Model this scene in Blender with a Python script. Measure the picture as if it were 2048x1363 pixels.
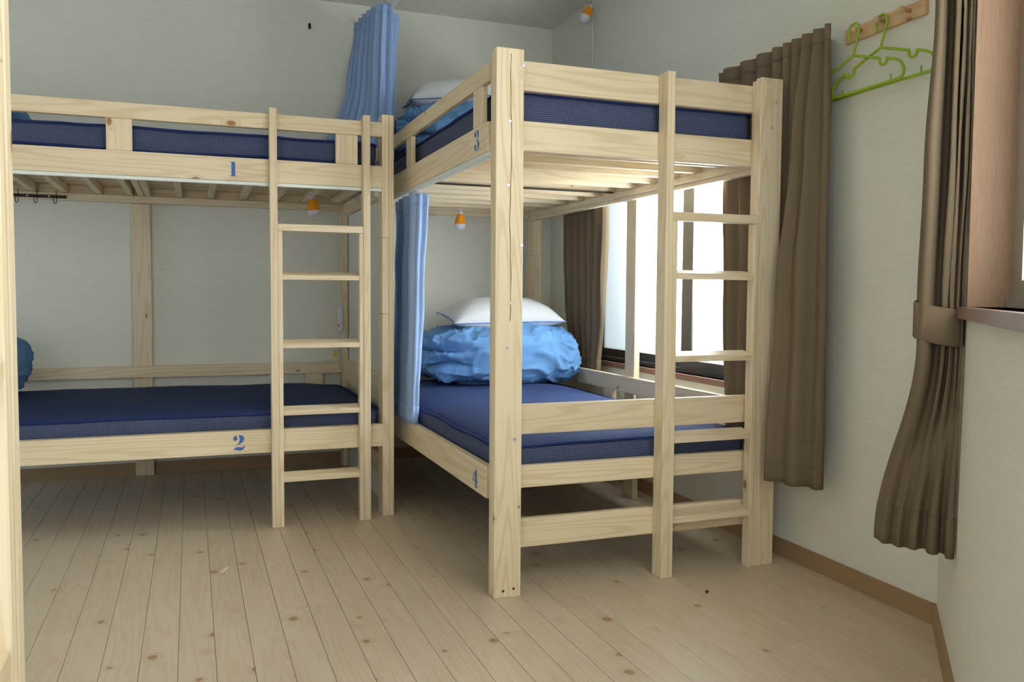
import bpy, bmesh, math, random
from mathutils import Vector, Matrix, noise as mnoise
for _o in list(bpy.data.objects): bpy.data.objects.remove(_o)
SC = bpy.context.scene
COL = SC.collection
RND = random.Random(11)

# ------------------------------------------------------------------ camera
yaw, pitch, roll, CAMH, FPX = -.3605, -.0541, .0065, .9402, 1703.55
cy, sy = math.cos(yaw), math.sin(yaw)
F = Vector((-sy, cy, 0)); Rt = Vector((cy, sy, 0)); Up = Vector((0, 0, 1))
F2 = F*math.cos(pitch) + Up*math.sin(pitch); U2 = Up*math.cos(pitch) - F*math.sin(pitch)
R3 = Rt*math.cos(roll) + U2*math.sin(roll); U3 = U2*math.cos(roll) - Rt*math.sin(roll)
cam = bpy.data.cameras.new('camera'); camo = bpy.data.objects.new('camera', cam); COL.objects.link(camo)
M = Matrix(((R3.x, U3.x, -F2.x, 0), (R3.y, U3.y, -F2.y, 0), (R3.z, U3.z, -F2.z, CAMH), (0, 0, 0, 1)))
camo.matrix_world = M
cam.sensor_width = 36; cam.lens = 36*FPX/2048; cam.clip_start = .02
SC.camera = camo

# ------------------------------------------------------------------ world, lights, exposure
SC.view_settings.view_transform = 'Standard'; SC.view_settings.look = 'None'
SC.view_settings.gamma = 1; SC.view_settings.use_curve_mapping = False
SC.view_settings.exposure = 0.0
w = bpy.data.worlds.new('world'); SC.world = w; w.use_nodes = True
bg = w.node_tree.nodes['Background']
bg.inputs[0].default_value = (.80, .93, 1.0, 1); bg.inputs[1].default_value = .6
SC.cycles.max_bounces = 10; SC.cycles.diffuse_bounces = 6; SC.cycles.transparent_max_bounces = 16
SC.cycles.sample_clamp_indirect = 6
C3 = Vector((1.992, 1.815, 0)); D3 = Vector((-.684, -.729, 0)); N3 = Vector((-.729, .684, 0))
CA = Vector((2.042, 4.765, 0)); DR = (CA - C3).normalized(); NR = Vector((-DR.y, DR.x, 0))  # NR points into the room
def area(name, loc, direc, sx, sz, power, col):
    l = bpy.data.lights.new(name, 'AREA'); l.shape = 'RECTANGLE'; l.size = sx; l.size_y = sz
    l.energy = power; l.color = col
    o = bpy.data.objects.new(name, l); COL.objects.link(o)
    o.location = loc; o.rotation_euler = Vector(direc).to_track_quat('-Z', 'Y').to_euler()
    return o
p = C3 + D3*1.46 - N3*.19
area('daylight_corner_window', (p.x, p.y, 1.55), N3, 1.8, 1.2, 48, (1.0, .97, .91))
p = C3 + DR*1.22 - NR*.34
area('daylight_side_window', (p.x, p.y, 1.42), NR, .78, 1.15, 135, (.97, .99, 1.0))
area('daylight_front_window', (-1.18, -.98, 1.0), (0.12, 1, 0), 1.3, 1.5, 36, (.86, .94, 1.0))
area('daylight_left_window', (-2.56, 4.05, .80), (1, 0.05, 0), 1.0, .8, 9, (.60, .82, 1.0))

# ------------------------------------------------------------------ material helpers
def srgb(r, g, b):
    f = lambda c: (c/255/12.92) if c/255 <= .04045 else ((c/255 + .055)/1.055)**2.4
    return (f(r), f(g), f(b), 1)
class NT:
    def __init__(s, name):
        s.m = bpy.data.materials.new(name); s.m.use_nodes = True
        s.t = s.m.node_tree; s.b = s.t.nodes['Principled BSDF']; s.out = s.t.nodes['Material Output']
    def n(s, typ, **k):
        nd = s.t.nodes.new(typ)
        for a, v in k.items(): setattr(nd, a, v)
        return nd
    def l(s, a, b): s.t.links.new(a, b)
    def math(s, op, a, b=None, c=None):
        nd = s.n('ShaderNodeMath', operation=op)
        for i, v in enumerate((a, b, c)):
            if v is None: continue
            if isinstance(v, (int, float)): nd.inputs[i].default_value = v
            else: s.l(v, nd.inputs[i])
        return nd.outputs[0]
    def mix(s, fac, a, b):
        nd = s.n('ShaderNodeMix', data_type='RGBA')
        for i, v in ((0, fac), (6, a), (7, b)):
            if isinstance(v, (int, float, tuple)): nd.inputs[i].default_value = v
            else: s.l(v, nd.inputs[i])
        return nd.outputs[2]
    def sstep(s, v, lo, hi):
        nd = s.n('ShaderNodeMapRange', interpolation_type='SMOOTHSTEP')
        s.l(v, nd.inputs[0]); nd.inputs[1].default_value = lo; nd.inputs[2].default_value = hi
        return nd.outputs[0]
    def bump(s, h, strength, dist=.001):
        nd = s.n('ShaderNodeBump'); nd.inputs['Strength'].default_value = strength; nd.inputs['Distance'].default_value = dist
        s.l(h, nd.inputs['Height']); s.l(nd.outputs[0], s.b.inputs['Normal'])
def plain(name, col, rough=.6, metal=0, spec=.4, var=.06, vscale=30):
    k = NT(name); tc = k.n('ShaderNodeTexCoord'); nz = k.n('ShaderNodeTexNoise'); nz.inputs['Scale'].default_value = vscale
    k.l(tc.outputs['Object'], nz.inputs['Vector'])
    d = tuple(c*(1 - var) for c in col[:3]) + (1,); e = tuple(min(1, c*(1 + var)) for c in col[:3]) + (1,)
    k.l(k.mix(nz.outputs[0], d, e), k.b.inputs['Base Color'])
    k.b.inputs['Roughness'].default_value = rough; k.b.inputs['Metallic'].default_value = metal
    k.b.inputs['Specular IOR Level'].default_value = spec
    return k.m
def wood(name, axis, light, dark, knotc, kscale=9, kprob=.30, ring=15, nscale=10, rough=.45, objvar=.06, kr=.07, lw=.36, kal=.55, flat=False):
    k = NT(name)
    tc = k.n('ShaderNodeTexCoord'); oi = k.n('ShaderNodeObjectInfo')
    sh = k.n('ShaderNodeVectorMath', operation='SCALE'); sh.inputs[0].default_value = (17.3, 23.1, 31.7); k.l(oi.outputs['Random'], sh.inputs['Scale'])
    ad = k.n('ShaderNodeVectorMath', operation='ADD'); k.l(tc.outputs['Object'], ad.inputs[0]); k.l(sh.outputs[0], ad.inputs[1])
    def scaled(along, cross):
        v = [cross]*3; v['xyz'.index(axis)] = along
        m = k.n('ShaderNodeVectorMath', operation='MULTIPLY'); k.l(ad.outputs[0], m.inputs[0]); m.inputs[1].default_value = v
        return m.outputs[0]
    # knots
    vo = k.n('ShaderNodeTexVoronoi', feature='F1'); vo.inputs['Scale'].default_value = kscale
    if flat:      # knots seen on one face only: a flat cell pattern
        m = k.n('ShaderNodeVectorMath', operation='MULTIPLY'); k.l(ad.outputs[0], m.inputs[0]); m.inputs[1].default_value = (1, kal, 0); k.l(m.outputs[0], vo.inputs['Vector'])
    else: k.l(scaled(kal, 1.0), vo.inputs['Vector'])
    sep = k.n('ShaderNodeSeparateColor'); k.l(vo.outputs['Color'], sep.inputs[0])
    on = k.math('GREATER_THAN', sep.outputs[0], kprob)
    rad = k.math('MULTIPLY_ADD', sep.outputs[1], kr, kr*.45)
    ratio = k.math('DIVIDE', vo.outputs['Distance'], rad)
    knot = k.math('MULTIPLY', k.math('SUBTRACT', 1.0, k.sstep(ratio, .72, 1.0)), on)
    core = k.math('MULTIPLY', k.math('SUBTRACT', 1.0, k.sstep(ratio, .3, .75)), on)
    halo = k.math('MULTIPLY', k.math('SUBTRACT', 1.0, k.sstep(ratio, .8, 2.6)), on)
    # growth figure: contour lines of a stretched noise, bent round the knots
    n1 = k.n('ShaderNodeTexNoise'); n1.inputs['Scale'].default_value = nscale; n1.inputs['Detail'].default_value = 1.5
    k.l(scaled(.055, 1.0), n1.inputs['Vector'])
    c = k.math('MULTIPLY_ADD', halo, .10, n1.outputs[0])
    s1 = k.math('SINE', k.math('MULTIPLY', c, ring*6.283))
    line = k.sstep(s1, .1, 1.0)
    n2 = k.n('ShaderNodeTexNoise'); n2.inputs['Scale'].default_value = 260; n2.inputs['Detail'].default_value = 2
    k.l(scaled(.02, 1.0), n2.inputs['Vector'])
    n3 = k.n('ShaderNodeTexNoise'); n3.inputs['Scale'].default_value = 5; k.l(scaled(.3, 1.0), n3.inputs['Vector'])
    f = k.math('MULTIPLY_ADD', n2.outputs[0], .35, k.math('MULTIPLY', line, lw))
    f = k.math('MULTIPLY_ADD', k.math('SUBTRACT', n3.outputs[0], .5), .5, f)
    colr = k.mix(f, light, dark)
    colr = k.mix(k.math('MULTIPLY', halo, .30), colr, tuple(a*.6 + b*.4 for a, b in zip(dark, knotc)))
    colr = k.mix(k.math('MULTIPLY', knot, .85), colr, knotc)
    colr = k.mix(k.math('MULTIPLY', core, .45), colr, tuple(min(1, a*1.5) for a in knotc[:3]) + (1,))
    hs = k.n('ShaderNodeHueSaturation'); k.l(colr, hs.inputs['Color'])
    k.l(k.math('MULTIPLY_ADD', oi.outputs['Random'], objvar*2, 1 - objvar), hs.inputs['Value'])
    k.l(hs.outputs[0], k.b.inputs['Base Color'])
    k.b.inputs['Roughness'].default_value = rough; k.b.inputs['Specular IOR Level'].default_value = .35
    k.bump(n2.outputs[0], .12, .0006)
    return k.m
WL, WD, WK = srgb(233, 218, 190), srgb(206, 179, 136), srgb(140, 94, 56)
WOOD = {a: wood('pine_'+a, a, WL, WD, WK) for a in 'xyz'}
FLOORM = wood('floor_pine', 'y', srgb(211, 195, 174), srgb(188, 163, 130), srgb(152, 112, 68), kscale=10, kprob=.18, ring=13, nscale=13, rough=.36, objvar=.022, kr=.115, lw=.22, kal=.85, flat=True)
PEGW = wood('peg_board_pine', 'y', srgb(214, 182, 142), srgb(190, 150, 105), srgb(130, 85, 50))
DARKW = wood('stained_wood', 'z', srgb(166, 132, 106), srgb(128, 95, 72), srgb(90, 56, 38), kprob=2, ring=9, nscale=90, objvar=.02, lw=.2)
SILLW = wood('sill_wood', 'y', srgb(132, 98, 80), srgb(102, 72, 56), srgb(90, 60, 44), kprob=2, ring=5, nscale=60, objvar=.02, lw=.2)
def wallmat(name, col, sc=1.0):
    k = NT(name); tc = k.n('ShaderNodeTexCoord')
    m = k.n('ShaderNodeVectorMath', operation='MULTIPLY'); k.l(tc.outputs['Object'], m.inputs[0]); m.inputs[1].default_value = (14, 14, 230)
    nz = k.n('ShaderNodeTexNoise'); nz.inputs['Scale'].default_value = 1.0; nz.inputs['Detail'].default_value = 3; k.l(m.outputs[0], nz.inputs['Vector'])
    n2 = k.n('ShaderNodeTexNoise'); n2.inputs['Scale'].default_value = 320; k.l(tc.outputs['Object'], n2.inputs['Vector'])
    h = k.math('MULTIPLY_ADD', n2.outputs[0], .35, nz.outputs[0])
    k.l(k.mix(k.sstep(nz.outputs[0], .35, .65), tuple(c*.955 for c in col[:3]) + (1,), col), k.b.inputs['Base Color'])
    k.b.inputs['Roughness'].default_value = .85; k.b.inputs['Specular IOR Level'].default_value = .2
    k.bump(h, .35, .0015)
    return k.m
WALLM = wallmat('wallpaper', srgb(228, 227, 217)); CEILM = wallmat('ceiling_paper', srgb(226, 224, 214))
BASEM = plain('baseboard_vinyl', srgb(160, 131, 96), .5, var=.04)
METALW = plain('white_metal', srgb(225, 232, 228), .35, .0, .5, .02)
STEEL = plain('screw_steel', srgb(205, 205, 208), .3, .6, .5, .05, 200)
ALU = plain('aluminium_sash', srgb(172, 172, 165), .4, .5, .5, .04)
BRONZE = plain('bronze_sash', srgb(72, 66, 60), .45, .2, .4, .06)
BLACK = plain('black_metal', srgb(42, 38, 34), .45, .3, .4, .1)
LIME = plain('lime_plastic', srgb(150, 186, 24), .35, 0, .5, .04)
ORANGE = plain('orange_plastic', srgb(240, 152, 14), .35, 0, .5, .05)
MILK = plain('milky_plastic', srgb(214, 212, 226), .35, 0, .5, .03)
CABLE = plain('white_cable', srgb(222, 220, 212), .5, 0, .4, .03)
YELLOW = plain('yellow_tag', srgb(214, 190, 40), .5, 0, .4, .05)
RED = plain('red_switch', srgb(190, 70, 40), .4, 0, .4, .05)
STENCIL = plain('blue_stencil_paint', srgb(76, 118, 190), .7, 0, .2, .14, 160)
DARKHOLE = plain('hole_shade', srgb(70, 52, 34), .8, 0, .1, .1)  # shade inside the open screw holes, painted as a dark colour on flat discs
SUBFLOOR = plain('subfloor', srgb(96, 76, 52), .8, 0, .1, .1)
PAPER = plain('paper_scrap', srgb(230, 228, 220), .8, 0, .1, .02)
def cloth(name, col, rough=.9, var=.10, weave=420, transl=0):
    k = NT(name); tc = k.n('ShaderNodeTexCoord')
    nz = k.n('ShaderNodeTexNoise'); nz.inputs['Scale'].default_value = weave; nz.inputs['Detail'].default_value = 1; k.l(tc.outputs['Object'], nz.inputs['Vector'])
    n2 = k.n('ShaderNodeTexNoise'); n2.inputs['Scale'].default_value = 7; k.l(tc.outputs['Object'], n2.inputs['Vector'])
    f = k.math('MULTIPLY_ADD', n2.outputs[0], .4, k.math('MULTIPLY', nz.outputs[0], .6))
    k.l(k.mix(f, tuple(c*(1 - var) for c in col[:3]) + (1,), tuple(min(1, c*(1 + var)) for c in col[:3]) + (1,)), k.b.inputs['Base Color'])
    k.b.inputs['Roughness'].default_value = rough; k.b.inputs['Specular IOR Level'].default_value = .15
    k.b.inputs['Sheen Weight'].default_value = 0
    k.bump(nz.outputs[0], .25, .0006)
    return k.m
BLUEC = cloth('blue_curtain_cloth', srgb(148, 173, 216)); BROWNC = cloth('brown_curtain_cloth', srgb(120, 105, 86), var=.14)
BROWNHEM = cloth('brown_hem_cloth', srgb(116, 101, 82), var=.14)
DUVET = cloth('blue_duvet_cotton', srgb(96, 138, 186), .8, .05, 600)
PILLOW = cloth('white_pillow_cotton', srgb(212, 213, 216), .85, .03, 600); PIPE = cloth('blue_piping', srgb(90, 120, 190))
def meshfab(name, base, dot):
    k = NT(name); tc = k.n('ShaderNodeTexCoord'); sp = k.n('ShaderNodeSeparateXYZ'); k.l(tc.outputs['Object'], sp.inputs[0])
    h = k.math('ADD', sp.outputs[0], sp.outputs[1]); fq = 6.283/.0125
    a = k.math('SINE', k.math('MULTIPLY', k.math('ADD', h, sp.outputs[2]), fq)); b = k.math('SINE', k.math('MULTIPLY', k.math('SUBTRACT', h, sp.outputs[2]), fq))
    d = k.math('MULTIPLY', a, b)
    k.l(k.mix(k.sstep(d, .05, .6), base, dot), k.b.inputs['Base Color'])
    k.b.inputs['Roughness'].default_value = .8; k.b.inputs['Specular IOR Level'].default_value = .2
    k.bump(d, .3, .002)
    return k.m
MATSIDE = meshfab('mattress_mesh', srgb(56, 66, 98), srgb(114, 124, 154))
MATTOP = cloth('mattress_top_knit', srgb(46, 60, 98), .85, .12, 260); MATEDGE = cloth('mattress_edge_tape', srgb(38, 52, 104), .85, .1, 300)
def frosted(name, clear):
    k = NT(name); tr = k.n('ShaderNodeBsdfTransparent'); tr.inputs[0].default_value = (.93, .96, .96, 1)
    tl = k.n('ShaderNodeBsdfTranslucent'); tl.inputs[0].default_value = (.88, .92, .92, 1)
    gl = k.n('ShaderNodeBsdfGlossy'); gl.inputs['Roughness'].default_value = .25; gl.inputs[0].default_value = (.8, .8, .8, 1)
    tc = k.n('ShaderNodeTexCoord'); nz = k.n('ShaderNodeTexNoise'); nz.inputs['Scale'].default_value = 300; k.l(tc.outputs['Object'], nz.inputs['Vector'])
    m1 = k.n('ShaderNodeMixShader'); k.l(k.math('MULTIPLY_ADD', nz.outputs[0], .1, 1 - clear - .05), m1.inputs[0]); k.l(tr.outputs[0], m1.inputs[1]); k.l(tl.outputs[0], m1.inputs[2])
    m2 = k.n('ShaderNodeMixShader'); m2.inputs[0].default_value = .05; k.l(m1.outputs[0], m2.inputs[1]); k.l(gl.outputs[0], m2.inputs[2])
    k.l(m2.outputs[0], k.out.inputs['Surface'])
    return k.m
GLASS = frosted('frosted_glass', .42)

# ------------------------------------------------------------------ object helpers
def tag(o, label=None, cat=None, group=None, kind=None):
    if label: o['label'] = label
    if cat: o['category'] = cat
    if group: o['group'] = group
    if kind: o['kind'] = kind
    return o
WPOS = {}
def link(name, me, mat, parent=None, loc=(0, 0, 0)):
    o = bpy.data.objects.new(name, me); COL.objects.link(o)
    if mat is not None and len(me.materials) == 0: me.materials.append(mat)
    loc = Vector(loc); WPOS[o] = loc
    if parent is not None:
        o.parent = parent; o.location = loc - WPOS[parent]
    else: o.location = loc
    return o
def empty(name, loc, label, cat, group=None):
    o = bpy.data.objects.new(name, None); COL.objects.link(o); o.location = loc; WPOS[o] = Vector(loc)
    o.empty_display_size = .1
    return tag(o, label, cat, group)
def part_empty(name, loc, parent):
    o = bpy.data.objects.new(name, None); COL.objects.link(o); o.parent = parent
    o.location = Vector(loc) - WPOS[parent]; WPOS[o] = Vector(loc); o.empty_display_size = .05
    return o
def bmesh_to(name, bm, smooth=False):
    me = bpy.data.meshes.new(name); bm.to_mesh(me); bm.free()
    if smooth: me.polygons.foreach_set('use_smooth', [True]*len(me.polygons))
    return me
def box_mesh(name, sx, sy, sz, bev=.0018):
    bm = bmesh.new(); bmesh.ops.create_cube(bm, size=1); bmesh.ops.scale(bm, vec=(sx, sy, sz), verts=bm.verts)
    if bev: bmesh.ops.bevel(bm, geom=bm.edges[:], offset=bev, segments=1, affect='EDGES', profile=.5)
    return bmesh_to(name, bm)
def board(name, x0, x1, y0, y1, z0, z1, parent=None, mat=None, bev=.0018):
    s = (x1 - x0, y1 - y0, z1 - z0)
    if mat is None: mat = WOOD['xyz'[s.index(max(s))]]
    return link(name, box_mesh(name, *s, bev), mat, parent, ((x0 + x1)/2, (y0 + y1)/2, (z0 + z1)/2))
def quad_prism(bm, pts, z0, z1):
    lo = [bm.verts.new((q[0], q[1], z0)) for q in pts]; hi = [bm.verts.new((q[0], q[1], z1)) for q in pts]
    n = len(pts); fs = [bm.faces.new(lo[::-1]), bm.faces.new(hi)]
    for i in range(n): fs.append(bm.faces.new((lo[i], lo[(i + 1) % n], hi[(i + 1) % n], hi[i])))
    bmesh.ops.recalc_face_normals(bm, faces=fs)
def obox(name, base, d, nrm, t0, t1, o0, o1, z0, z1, mat, parent=None):
    """box along direction d (t0..t1) and normal nrm (o0..o1)"""
    pts = [base + d*t + nrm*o for t, o in ((t0, o0), (t1, o0), (t1, o1), (t0, o1))]
    ce = sum((Vector((q.x, q.y, 0)) for q in pts), Vector())/4 + Vector((0, 0, (z0 + z1)/2))
    bm = bmesh.new(); quad_prism(bm, [(q.x - ce.x, q.y - ce.y) for q in pts], z0 - ce.z, z1 - ce.z)
    return link(name, bmesh_to(name, bm), mat, parent, ce)
def tube_bm(bm, pts, r, n=8, closed=False, cap=True):
    pts = [Vector(q) for q in pts]; rings = []; N = len(pts); up = None
    for i, q in enumerate(pts):
        a = pts[(i - 1) % N] if (closed or i > 0) else q; b = pts[(i + 1) % N] if (closed or i < N - 1) else q
        t = (b - a).normalized()
        if up is None: up = t.orthogonal().normalized()
        up = (up - t*up.dot(t)); up = up.normalized() if up.length > 1e-6 else t.orthogonal().normalized()
        s = t.cross(up); rr = r[i] if isinstance(r, (list, tuple)) else r
        rings.append([bm.verts.new(q + (up*math.cos(2*math.pi*k/n) + s*math.sin(2*math.pi*k/n))*rr) for k in range(n)])
    for i in range(N if closed else N - 1):
        a, b = rings[i], rings[(i + 1) % N]
        for k in range(n): bm.faces.new((a[k], a[(k + 1) % n], b[(k + 1) % n], b[k]))
    if cap and not closed: bm.faces.new(rings[0][::-1]); bm.faces.new(rings[-1])
def tube(name, pts, r, mat, parent=None, n=8, closed=False, loc=None):
    pts = [Vector(q) for q in pts]; loc = Vector(loc) if loc is not None else pts[0]
    bm = bmesh.new(); tube_bm(bm, [q - loc for q in pts], r, n, closed); bmesh.ops.recalc_face_normals(bm, faces=bm.faces[:])
    return link(name, bmesh_to(name, bm, True), mat, parent, loc)
def smooth_path(pts, k=6):
    pts = [Vector(q) for q in pts]; out = []
    for i in range(len(pts) - 1):
        p0, p1, p2, p3 = pts[max(i - 1, 0)], pts[i], pts[i + 1], pts[min(i + 2, len(pts) - 1)]
        for j in range(k):
            t = j/k
            out.append(.5*((2*p1) + (p2 - p0)*t + (2*p0 - 5*p1 + 4*p2 - p3)*t*t + (3*p1 - p0 - 3*p2 + p3)*t**3))
    out.append(pts[-1]); return out
def lathe(name, prof, mat, parent=None, loc=(0, 0, 0), rot=None, n=28):
    bm = bmesh.new(); rings = []
    for r, z in prof: rings.append([bm.verts.new((r*math.cos(2*math.pi*k/n), r*math.sin(2*math.pi*k/n), z)) for k in range(n)])
    for a, b in zip(rings, rings[1:]):
        for k in range(n): bm.faces.new((a[k], a[(k + 1) % n], b[(k + 1) % n], b[k]))
    bm.faces.new(rings[0][::-1]); bm.faces.new(rings[-1])
    bmesh.ops.recalc_face_normals(bm, faces=bm.faces[:])
    o = link(name, bmesh_to(name, bm, True), mat, parent, loc)
    if rot is not None: o.rotation_euler = rot
    return o

# ------------------------------------------------------------------ room shell
CEIL = 2.522
def wall(name, base, d, nrm, t0, t1, holes=(), th=.12, mat=WALLM, z0=-.02, z1=CEIL + .02):
    """nrm points into the room; the slab stands behind the face"""
    ts = sorted({t0, t1, *[h[0] for h in holes], *[h[1] for h in holes]}); zs = sorted({z0, z1, *[h[2] for h in holes], *[h[3] for h in holes]})
    bm = bmesh.new()
    for a, b in zip(ts, ts[1:]):
        for c, e in zip(zs, zs[1:]):
            if any(h[0] <= a and b <= h[1] and h[2] <= c and e <= h[3] for h in holes): continue
            pts = [base + d*t + nrm*o for t, o in ((a, 0), (b, 0), (b, -th), (a, -th))]
            quad_prism(bm, [(q.x, q.y) for q in pts], c, e)
    bmesh.ops.remove_doubles(bm, verts=bm.verts[:], dist=1e-5)
    return tag(link(name, bmesh_to(name, bm), mat), kind='structure')
YB, XL, YF = 4.765, -2.35, -.75
TE = (C3.y - YF)/.729
E3 = C3 + D3*TE
wall('wall_back', Vector((XL, YB, 0)), Vector((1, 0, 0)), Vector((0, -1, 0)), -.12, CA.x - XL + .12)
W1 = (.90, 2.42, .60, 1.76)      # window 1: along the side wall from the corner, heights
W2 = (.55, 2.35, .92, 2.06)
wall('wall_right', C3, DR, NR, -.02, (CA - C3).length + .05, [W1])
wall('wall_corner', C3, D3, N3, -.02, TE + .1, [W2], th=.115)
wall('wall_front', Vector((E3.x, YF, 0)), Vector((-1, 0, 0)), Vector((0, 1, 0)), -.02, E3.x - XL + .12, [(.12, 1.42, .20, 1.80)])
wall('wall_left', Vector((XL, YF, 0)), Vector((0, 1, 0)), Vector((1, 0, 0)), -.12, YB - YF + .12, [(4.20, 5.30, .35, 1.25)])
plan = [(XL - .1, YF - .1), (E3.x, YF - .1), (E3.x + .08, YF - .08), (C3.x + .1, C3.y - .02), (CA.x + .1, YB + .1), (XL - .1, YB + .1)]
bm = bmesh.new(); quad_prism(bm, plan, CEIL, CEIL + .1)
tag(link('ceiling', bmesh_to('ceiling', bm), CEILM), kind='structure')
bm = bmesh.new(); quad_prism(bm, plan, -.1, -.012)
floor = tag(link('floor', bmesh_to('floor', bm), SUBFLOOR), kind='structure')
# planks run away from the camera; staggered butt joints
PW = .0907
def plank_mesh(L, wd):
    bm = bmesh.new(); bmesh.ops.create_cube(bm, size=1); bmesh.ops.scale(bm, vec=(wd - .0010, L, .012), verts=bm.verts)
    top = [e for e in bm.edges if all(v.co.z > 0 for v in e.verts) and abs(e.verts[0].co.x - e.verts[1].co.x) < 1e-6]
    bmesh.ops.bevel(bm, geom=top, offset=.0011, segments=1, affect='EDGES')
    return bmesh_to('plank', bm)
def right_limit(x):   # y range of the floor at this x
    lo = YF
    if x > E3.x: lo = C3.y + (x - C3.x)*(D3.y/D3.x) - .03
    return lo
PLM = {}
k0 = math.floor((XL + .0425)/PW); x = -.0425 + k0*PW
while x < 2.05:
    xa, xb = x, min(x + PW, 2.05)
    y = RND.uniform(-1.9, -.3) + (YF - .3 if False else 0)
    lim = right_limit(x)
    while y < YB:
        ya, yb = max(y, lim - .05), min(y + 1.82, YB)
        y += 1.82
        if yb - ya < .06: continue
        key = (round(yb - ya, 3), round(xb - xa, 4))
        if key not in PLM: PLM[key] = plank_mesh(yb - ya, xb - xa)
        link('plank', PLM[key], FLOORM, floor, ((xa + xb)/2, (ya + yb)/2, -.006))
    x += PW
# baseboards
BH = .062
tag(obox('baseboard_back', Vector((XL, YB, 0)), Vector((1, 0, 0)), Vector((0, -1, 0)), 0, CA.x - XL, 0, .010, 0, BH, BASEM), kind='structure')
tag(obox('baseboard_right', C3, DR, NR, 0, (CA - C3).length, 0, .010, 0, BH, BASEM), kind='structure')
tag(obox('baseboard_corner', C3, D3, N3, -.004, TE, 0, .010, 0, BH, BASEM), kind='structure')
# white papered partition between the two bunks
PART = tag(board('wall_partition', .8035, .8155, 3.64, 4.765, 0, 1.36, None, WALLM), kind='structure')
PART['label'] = 'thin white partition between the two lower bunks'

# ------------------------------------------------------------------ windows
def P2(base, d, nrm, t, o, z): q = base + d*t + nrm*o; return (q.x, q.y, z)
def window(name, base, d, nrm, W, sill_out, sashes, framemat, jambmat, sillmat, depth, frame_off, sill_ext=(0, 0), sillth=.025, lining=.012):
    t0, t1, z0, z1 = W
    ce = base + d*((t0 + t1)/2); root = bpy.data.objects.new(name, None); COL.objects.link(root); root.location = (ce.x, ce.y, z0); WPOS[root] = Vector((ce.x, ce.y, z0))
    root['kind'] = 'structure'
    obox('sill', base, d, nrm, t0 + sill_ext[0], t1 + sill_ext[1], -depth, sill_out, z0 - sillth, z0, sillmat, root)
    for a, b in ((t0, t0 + lining), (t1 - lining, t1)): obox('jamb', base, d, nrm, a, b, -depth, .004, z0, z1, jambmat, root)
    obox('head', base, d, nrm, t0 + lining, t1 - lining, -depth, .004, z1 - lining, z1, jambmat, root)
    a0, a1, b0, b1 = t0 + lining, t1 - lining, z0, z1 - lining
    fo = frame_off
    obox('outer_frame_rail', base, d, nrm, a0, a1, fo - .05, fo + .012, b0, b0 + .018, framemat, root)
    for (ta, tb, oo, st) in sashes:
        sf = part_empty('sash', P2(base, d, nrm, (ta + tb)/2, fo - oo, b0), root)
        for u0, u1 in ((ta, ta + st), (tb - st, tb)): obox('stile', base, d, nrm, u0, u1, fo - oo - .02, fo - oo, b0 + .018, b1, framemat, sf)
        for v0, v1 in ((b0 + .018, b0 + .018 + .038), (b1 - .035, b1)): obox('rail', base, d, nrm, ta + st, tb - st, fo - oo - .02, fo - oo, v0, v1, framemat, sf)
        obox('pane', base, d, nrm, ta + st - .004, tb - st + .004, fo - oo - .013, fo - oo - .007, b0 + .05, b1 - .03, GLASS, sf)
    return root
window('window_1', C3, DR, NR, W1, .016, [(.915, 1.50, 0.0, .088), (1.43, 2.405, .026, .05)], BRONZE, SILLW, SILLW, .115, -.045, (-.02, .02))
window('window_2', C3, D3, N3, W2, .022, [(.562, 1.50, 0.0, .13), (1.45, 2.338, .026, .055)], ALU, DARKW, SILLW, .115, -.08, (-.035, .04))

# ------------------------------------------------------------------ bunk builders
def rung(name, x0, x1, yf, zt, parent, dep=.054, th=.020, rise=.012, rot=None, base=None):
    """ladder step with a sloping tread; front at y=yf"""
    bm = bmesh.new(); L = (x1 - x0)/2
    sec = [(0, -th), (0, -.003), (.004, 0), (dep, rise), (dep, -th + rise*.6)]
    a = [bm.verts.new((-L, y, z)) for y, z in sec]; b = [bm.verts.new((L, y, z)) for y, z in sec]
    bm.faces.new(a); bm.faces.new(b[::-1])
    for i in range(5): j = (i + 1) % 5; bm.faces.new((a[i], b[i], b[j], a[j]))
    bmesh.ops.recalc_face_normals(bm, faces=bm.faces[:])
    return link(name, bmesh_to(name, bm), WOOD['x'], parent, ((x0 + x1)/2, yf, zt))
def screw(parent, x, y, z, axis='y', r=.0055):
    bm = bmesh.new(); n = 12
    rings = [[Vector((rr*math.cos(2*math.pi*k/n), h, rr*math.sin(2*math.pi*k/n))) for k in range(n)] for rr, h in ((r, .001), (r, -.0012), (r*.8, -.002), (r*.32, -.002), (r*.25, -.0008))]
    vr = [[bm.verts.new(v) for v in q] for q in rings]
    for a, b in zip(vr, vr[1:]):
        for k in range(n): bm.faces.new((a[k], a[(k + 1) % n], b[(k + 1) % n], b[k]))
    bm.faces.new(vr[-1]); bmesh.ops.recalc_face_normals(bm, faces=bm.faces[:])
    o = link('screw', bmesh_to('screw', bm), STEEL, parent, (x, y, z))
    if axis == 'x': o.rotation_euler = (0, 0, -math.pi/2)
    return o
def ell(cx, cy_, rx, ry, n=16): return [(cx + rx*math.cos(2*math.pi*i/n), cy_ + ry*math.sin(2*math.pi*i/n)) for i in range(n)]
def nrm2(pts): return [((a - 320)/580, (1085 - b)/815) for a, b in pts]
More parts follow.
